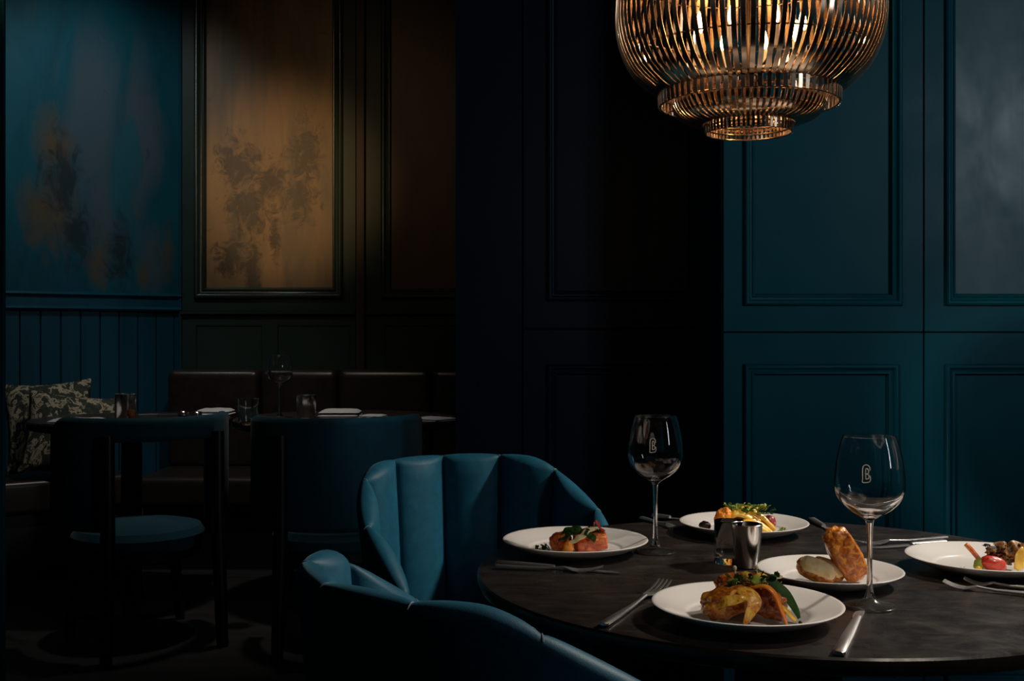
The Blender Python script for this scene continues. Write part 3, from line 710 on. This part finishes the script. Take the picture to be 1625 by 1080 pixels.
herbs('herb_garnish', 'green herbs heaped over the yellow fruit', (P.x-.004,P.y-.034,z+.046), .054, .016, .014, 70, LIMEGREEN, .0060, 21)
herbs('herb_garnish', 'dark green herbs mixed into the fruit topping', (P.x+.010,P.y-.034,z+.040), .050, .016, .016, 40, LEAFGREEN, .0060, 22)
herbs('herb_sprig', 'tiny green sprig at the right foot of the fruit', (P.x+.068,P.y-.050,z), .008, .006, .012, 12, LIMEGREEN, .0045, 23)

# --- bread plate
P = pBread
lump('bread_loaf', 'upright glossy roasted bread piece leaning on its plate', 'bread', (P.x+.018,P.y-.030,z), (.050,.024,.025), (radians(8),radians(60),radians(4)), CRUST, 41, .09, 2.6, None, .35)
for i, (dx,dy,s,lab,R) in enumerate(((-.036,-.046,(.034,.015,.020),'front bread slice lying left of the upright bread',(radians(-48),radians(22),radians(-8))),(-.010,-.026,(.030,.012,.018),'bread slice tucked between the front slice and the upright bread',(radians(-42),radians(24),radians(-4))))):
    t = thing('bread_slice', lab, 'bread', (P.x+dx,P.y+dy,z), 0, 'bread slices')
    c = lump('crust', None, None, (0,0,0), s, R, CRUST, 50+i, .06, 2, None, .2); del_l = c.location.copy(); c.parent = t
    k = lump('crumb', None, None, (0,0,0), (s[0]*.92,s[1]*.80,s[2]*.90), R, CRUMB, 50+i, .06, 2, None, .2); k.parent = t
    k.location = del_l+Euler(R).to_matrix() @ Vector((0,-s[1]*.34,0))
flat_pool('sauce', 'dark sauce pool at the left of the bread', 'sauce', (P.x-.056,P.y-.030,z-.0002), .022, .030, SAUCE, 3)

# --- tomato plate
P = pRight
lump('tomato_half', 'red tomato half at the front of the right plate', 'tomato', (P.x-.010,P.y-.054,z), (.022,.013,.0135), (0,radians(14),radians(-6)), RED, 61, .06, 2, sq=.1)
lump('roast_crust', 'charred golden crust piece behind the tomato', 'crust', (P.x+.016,P.y-.026,z), (.028,.014,.016), (0,radians(-14),0), CHAR, 62, .5, 5)
ribbon('crisp', 'frilled brown crisp on the right of the tomato', 'crisp', [(P.x-.014,P.y-.040,z+.034),(P.x+.006,P.y-.036,z+.042),(P.x+.024,P.y-.038,z+.038),(P.x+.040,P.y-.036,z+.044),(P.x+.052,P.y-.038,z+.040)], .022, CHAR, .0016, (0,.6,.8), .003)
ribbon('crisp', 'golden fanned crisp at the far right of the tomato', 'crisp', [(P.x+.050,P.y-.040,z+.040),(P.x+.042,P.y-.046,z+.022),(P.x+.032,P.y-.050,z+.003)], .026, YELLOW, .0016, (.9,.3,0), .001)
ribbon('carrot_stick', 'orange-pink stick leaning at the left of the tomato', 'vegetable', [(P.x-.052,P.y-.036,z+.046),(P.x-.040,P.y-.040,z+.032),(P.x-.024,P.y-.046,z+.010)], .012, SALMON, .004, (.3,.9,.1))
lump('green_pepper', 'dark green pepper piece between the stick and the tomato', 'vegetable', (P.x-.033,P.y-.048,z), (.009,.008,.012), (0,.4,0), LIMEGREEN, 64, .2, 2, sub=3)
lump('yellow_bean', 'yellow bean at the foot of the green pepper piece', 'vegetable', (P.x-.039,P.y-.060,z), (.007,.006,.006), (0,0,0), YELLOW, 65, .1, 2, sub=3)
herbs('dark_crumbs', 'dark crumbs scattered left of the tomato', (P.x-.070,P.y-.040,z), .020, .010, .004, 30, DARKBIT, .0040, 25, cat='crumbs')
herbs('herb_sprig', 'charred herbs on top of the tomato plate crust', (P.x+.012,P.y-.036,z+.036), .036, .014, .010, 30, DARKBIT, .0050, 26)

# ------------------------------------------------------------------ things on the rear tables
def napkin(label, c, sx, sy, h, rz, seed):
    b = MB(); n = 14; top = []; 
    for k in range(2):
        z0 = k*h/2; rows = []
        for i in range(n+1):
            r = []
            for j in range(9):
                u = i/n*2-1; v = j/8*2-1
                e = (1-abs(u)**8)*(1-abs(v)**8)
                r.append((u*sx/2*(1-.04*k), v*sy/2*(1-.05*k), z0+h/2*e*(1+.25*noise.noise(Vector((u*1.5,v*1.5,seed+k))))))
            rows.append(r)
        b.grid(rows)
        b.grid([[(x,y,z0) for x,y,_ in r] for r in rows])
    o = b.build('napkin', LINEN, None, dedupe=True, angle=60); o.location = c; o.rotation_euler.z = rz
    return tag(o, label, 'napkin', 'folded napkins on the rear tables')
napkin('folded white napkin at the left end of the left rear table', on(124,671,TZ2), .22, .12, .020, radians(10), 1)
napkin('folded white napkin at the right rear edge of the left rear table', on(342,656,TZ2), .15, .13, .024, 0, 2)
napkin('folded white napkin in front of the plain wine glass', on(466,670.5,TZ2), .21, .10, .016, radians(-3), 3)
napkin('folded white napkin behind the far tumbler, middle of the right rear table', on(540,658,TZ2), .18, .14, .026, radians(2), 4)
napkin('thin white napkin right of the middle one on the right rear table', on(592,661,TZ2), .10, .10, .010, radians(-10), 5)
napkin('grey folded napkin at the right end of the right rear table', on(688,666,TZ2), .15, .13, .012, radians(-38), 6)
a = on(394,674,TZ2); tumbler(a, 'glass tumbler at the left edge of the right rear table', GLASS, .037,.040,.103, .003, .014)
a = on(486,664,TZ2); tumbler(a, 'silvered tumbler behind the napkin on the right rear table', MIRROR, .037,.041,.098, .003, .014)
a = on(199,668,TZ2); tumbler(a, 'dark silvered tumbler on the left rear table', MIRROR, .040,.043,.110, .003, .014)
a = on(208,672.5,TZ2); tumbler(a, 'small amber glass in front of the dark silvered tumbler', AMBERGLASS, .012,.015,.055, .002, .006, 'liqueur_glass', 'glass')
def small_cut(label, a, b):
    t = thing('knife', label, 'knife', a, atan2(b.y-a.y,b.x-a.x)-pi/2, 'cutlery on the rear tables'); L = (b-a).length
    m = MB(); strip(m, [(0,.006,.004,.003),(L*.45,.005,.004,.003)]); m.build('handle', STEEL, t)
    m = MB(); strip(m, [(L*.45,.005,.004,.003),(L*.55,.008,.003,.0015),(L,.004,.003,.001)]); m.build('blade', STEEL, t)
small_cut('steel knife lying across the left rear table', on(220,659,TZ2), on(285,657.5,TZ2))
small_cut('steel knife beside the napkin at the left end of the left rear table', on(70,674,TZ2), on(150,680,TZ2))
small_cut('steel knife lying on the right rear table before the tumbler', on(520,668,TZ2), on(580,663,TZ2))
for i, (px,py,lab) in enumerate(((290,660,'small silver salt dish on the left rear table'),(312,661,'second small silver dish, right of the salt dish'))):
    o = MB().lathe([(0,0),(.016,0),(.022,.006),(.024,.018),(.021,.022),(.018,.010),(0,.008)], 28).build('salt_dish', MIRROR, None, dedupe=True)
    o.location = on(px,py,TZ2); tag(o, lab, 'dish', 'small silver dishes')

# ------------------------------------------------------------------ chandelier
YC = 2.05; k = YC/F
cc = Vector(((1188-CX)*k, YC, 0))
ch = thing('chandelier', 'tiered copper rod chandelier glowing above the dining table', 'chandelier', (cc.x,cc.y,1.5))
def zc(py): return EYE+(HY-py)*k-1.5
def rod(prof, wid, th, n=5):
    """flat bent bar in the xz plane: prof (r px, y px)"""
    pts = smooth_prof([(r*k, zc(y)) for r, y in prof], n); b = MB(); rows = []
    for i, (r, z_) in enumerate(pts):
        a = Vector(pts[min(i+1,len(pts)-1)])-Vector(pts[max(i-1,0)]); a.normalize(); nx, nz = a.y, -a.x
        h = th/2; w = wid/2
        rows.append([(r-nx*h,-w,z_-nz*h),(r-nx*h,w,z_-nz*h),(r,w*1.15,z_),(r+nx*h,w*.7,z_+nz*h),(r+nx*h,-w*.7,z_+nz*h),(r,-w*1.15,z_)])
    return b.grid(rows, close_v=True, cap0=True, cap1=True)
def ring(r, y, rad=.0016, n=96):
    R = r*k; b = MB(); pts = [(R*cos(2*pi*i/n),R*sin(2*pi*i/n),zc(y)) for i in range(n)]
    rows = []
    for i in range(n):
        a = 2*pi*i/n; rows.append([((R+rad*cos(q*pi/3))*cos(a),(R+rad*cos(q*pi/3))*sin(a),zc(y)+rad*sin(q*pi/3)) for q in range(6)])
    return b.grid(rows, close_u=True, close_v=True)
TIERS = [('globe_tier', [(70,-165),(130,-142),(176,-100),(202,-45),(209,15),(208,50),(200,82),(183,114),(157,138),(142,147)], 90, .0080, .0030, [(209,32),(196,90),(142,146),(202,-45),(70,-165)]),
         ('upper_skirt_tier', [(142,146),(142,156),(141,168)], 72, .0074, .0030, [(142,147),(141,167)]),
         ('bowl_tier', [(121,153),(120,166),(113,180),(98,191),(74,196)], 70, .0056, .0026, [(121,154),(114,179),(74,196)]),
         ('lower_skirt_tier', [(69,191),(69,201),(68,212)], 60, .0046, .0024, [(69,192),(69,202),(68,211)])]
for nm, prof, n, wid, th, rings in TIERS:
    rb = MB()
    for r, y in rings:
        q = ring(r*.985, y); rb.add(q.v, q.f)
    tier = rb.build(nm, COPPER, ch)
    r0 = rod(prof, wid, th).build('rod', COPPER, tier, angle=30)
    for i in range(1, n):
        c = r0.copy(); COL.objects.link(c); c.parent = tier; c.rotation_euler.z = 2*pi*i/n+random.uniform(-.006,.006)
# spider frame holding the tiers, bulbs
b = MB()
for r, y in ((145,160),(120,158),(76,194)):
    for i in range(3):
        a = 2*pi*i/3+.4; b.tube([(0,0,zc(y)),(r*k*cos(a),r*k*sin(a),zc(y))], .0018, 6)
b.tube([(0,0,zc(196)),(0,0,zc(-165))], .005, 10)
b.build('centre_stem', DARKMETAL, ch)
for i in range(8):
    a = 2*pi*i/8+.28; R = .098; x, y = R*cos(a), R*sin(a); z0 = zc(92)
    s = MB(); s.tube([(0,0,zc(110)),(x*.6,y*.6,zc(112)),(x,y,z0-.004)], .0026, 8); arm = s.build('bulb_arm', DARKMETAL, ch)
    s = MB(); s.lathe([(0,z0-.006),(.011,z0-.004),(.012,z0),(.0075,z0+.001),(.0075,z0+.036),(0,z0+.036)], 20, (x,y,0)); s.build('candle_sleeve', SLEEVE, arm, dedupe=True)
    zb = z0+.036
    s = MB(); s.lathe([(0,zb),(.0040,zb+.001),(.0070,zb+.010),(.0072,zb+.017),(.0045,zb+.030),(.0012,zb+.040),(0,zb+.041)], 20, (x,y,0)); s.build('bulb', BULB, arm, dedupe=True)
b = MB(); b.tube([(0,0,zc(-165)),(0,0,CEILZ-1.5-.03)], .006, 10); b.build('hanging_rod', DARKMETAL, ch)
MB().lathe([(0,CEILZ-1.535),(.03,CEILZ-1.535),(.06,CEILZ-1.51),(.06,CEILZ-1.5),(0,CEILZ-1.5)], 40).build('ceiling_canopy', DARKMETAL, ch, dedupe=True)

# ------------------------------------------------------------------ lights
def spot(name, loc, tgt, power, angle, blend, col, size):
    l = bpy.data.lights.new(name, 'SPOT'); l.energy = power; l.spot_size = radians(angle); l.spot_blend = blend; l.color = col; l.shadow_soft_size = size
    o = bpy.data.objects.new(name, l); COL.objects.link(o); o.location = loc
    o.rotation_euler = (Vector(tgt)-Vector(loc)).to_track_quat('-Z','Y').to_euler(); return o
def area(name, loc, tgt, power, sx, sy, col, spread):
    l = bpy.data.lights.new(name, 'AREA'); l.shape = 'RECTANGLE'; l.size = sx; l.size_y = sy; l.energy = power; l.color = col; l.spread = radians(spread)
    o = bpy.data.objects.new(name, l); COL.objects.link(o); o.location = loc
    o.rotation_euler = (Vector(tgt)-Vector(loc)).to_track_quat('-Z','Y').to_euler(); return o
spot('table_spot_lamp', (2.35,2.72,2.60), (.22,2.02,.78), 280, 44, .5, (1,.91,.80), .07)
spot('food_fill_light', (1.35,.75,2.95), (.58,1.93,.76), 80, 25, .7, (1,.88,.74), .05)  # added fill: lifts the food fronts the key leaves dark
spot('wall_spot_lamp', (2.75,.1,2.35), (.92,3.3,1.92), 42, 42, 1., (.78,.93,1), .22)
area('side_window', (2.9,.3,1.9), (.6,2.2,1.2), 2.2, .12, 1.2, (.85,.93,1), 100)
spot('chandelier_fill_light', (-1.2,.6,2.95), (.43,2.05,1.72), 170, 15, .5, (1,.88,.8), .12)  # added fill with no fitting, brightens the chandelier's left rods
spot('mural_spot_lamp', (-1.15,-1.2,3.05), (-1.24,6.1,2.0), 760, 10.2, 1., (1,.58,.25), .10)
spot('mural_fill_light', (-1.0,3.2,3.1), (-1.0,6.1,1.95), 15, 55, 1., (1,.66,.38), .06)  # added wide fill spreading warm light over the back wall panels
spot('blue_mural_lamp', (-1.95,4.75,3.1), (-2.15,5.85,2.02), 30, 86, 1., (.90,.97,1), .10)
spot('rear_table_lamp', (-.9,4.3,3.0), (-1.25,4.9,.83), 56, 66, 1., (1,.93,.85), .06)
spot('rear_chair_fill_light', (-.34,3.15,2.7), (-.40,3.98,.80), 24, 15, .8, (.85,.95,1), .05)  # unseen spot added to light the right side of the rear chair back
w = bpy.data.worlds.new('world'); sc.world = w; w.use_nodes = True
w.node_tree.nodes['Background'].inputs['Color'].default_value = (.5,.75,1,1)
w.node_tree.nodes['Background'].inputs['Strength'].default_value = .004

# ------------------------------------------------------------------ camera
cd = bpy.data.cameras.new('camera'); cam = bpy.data.objects.new('camera', cd); COL.objects.link(cam)
cam.location = (0,0,EYE); cam.rotation_euler = (pi/2,0,0)
cd.sensor_width = 36; cd.lens = F/1625*36; cd.shift_y = -8/1625; cd.clip_start = .05
sc.camera = cam
vs = sc.view_settings; vs.view_transform = 'Standard'; vs.look = 'None'; vs.gamma = 1; vs.exposure = 0; vs.use_curve_mapping = False
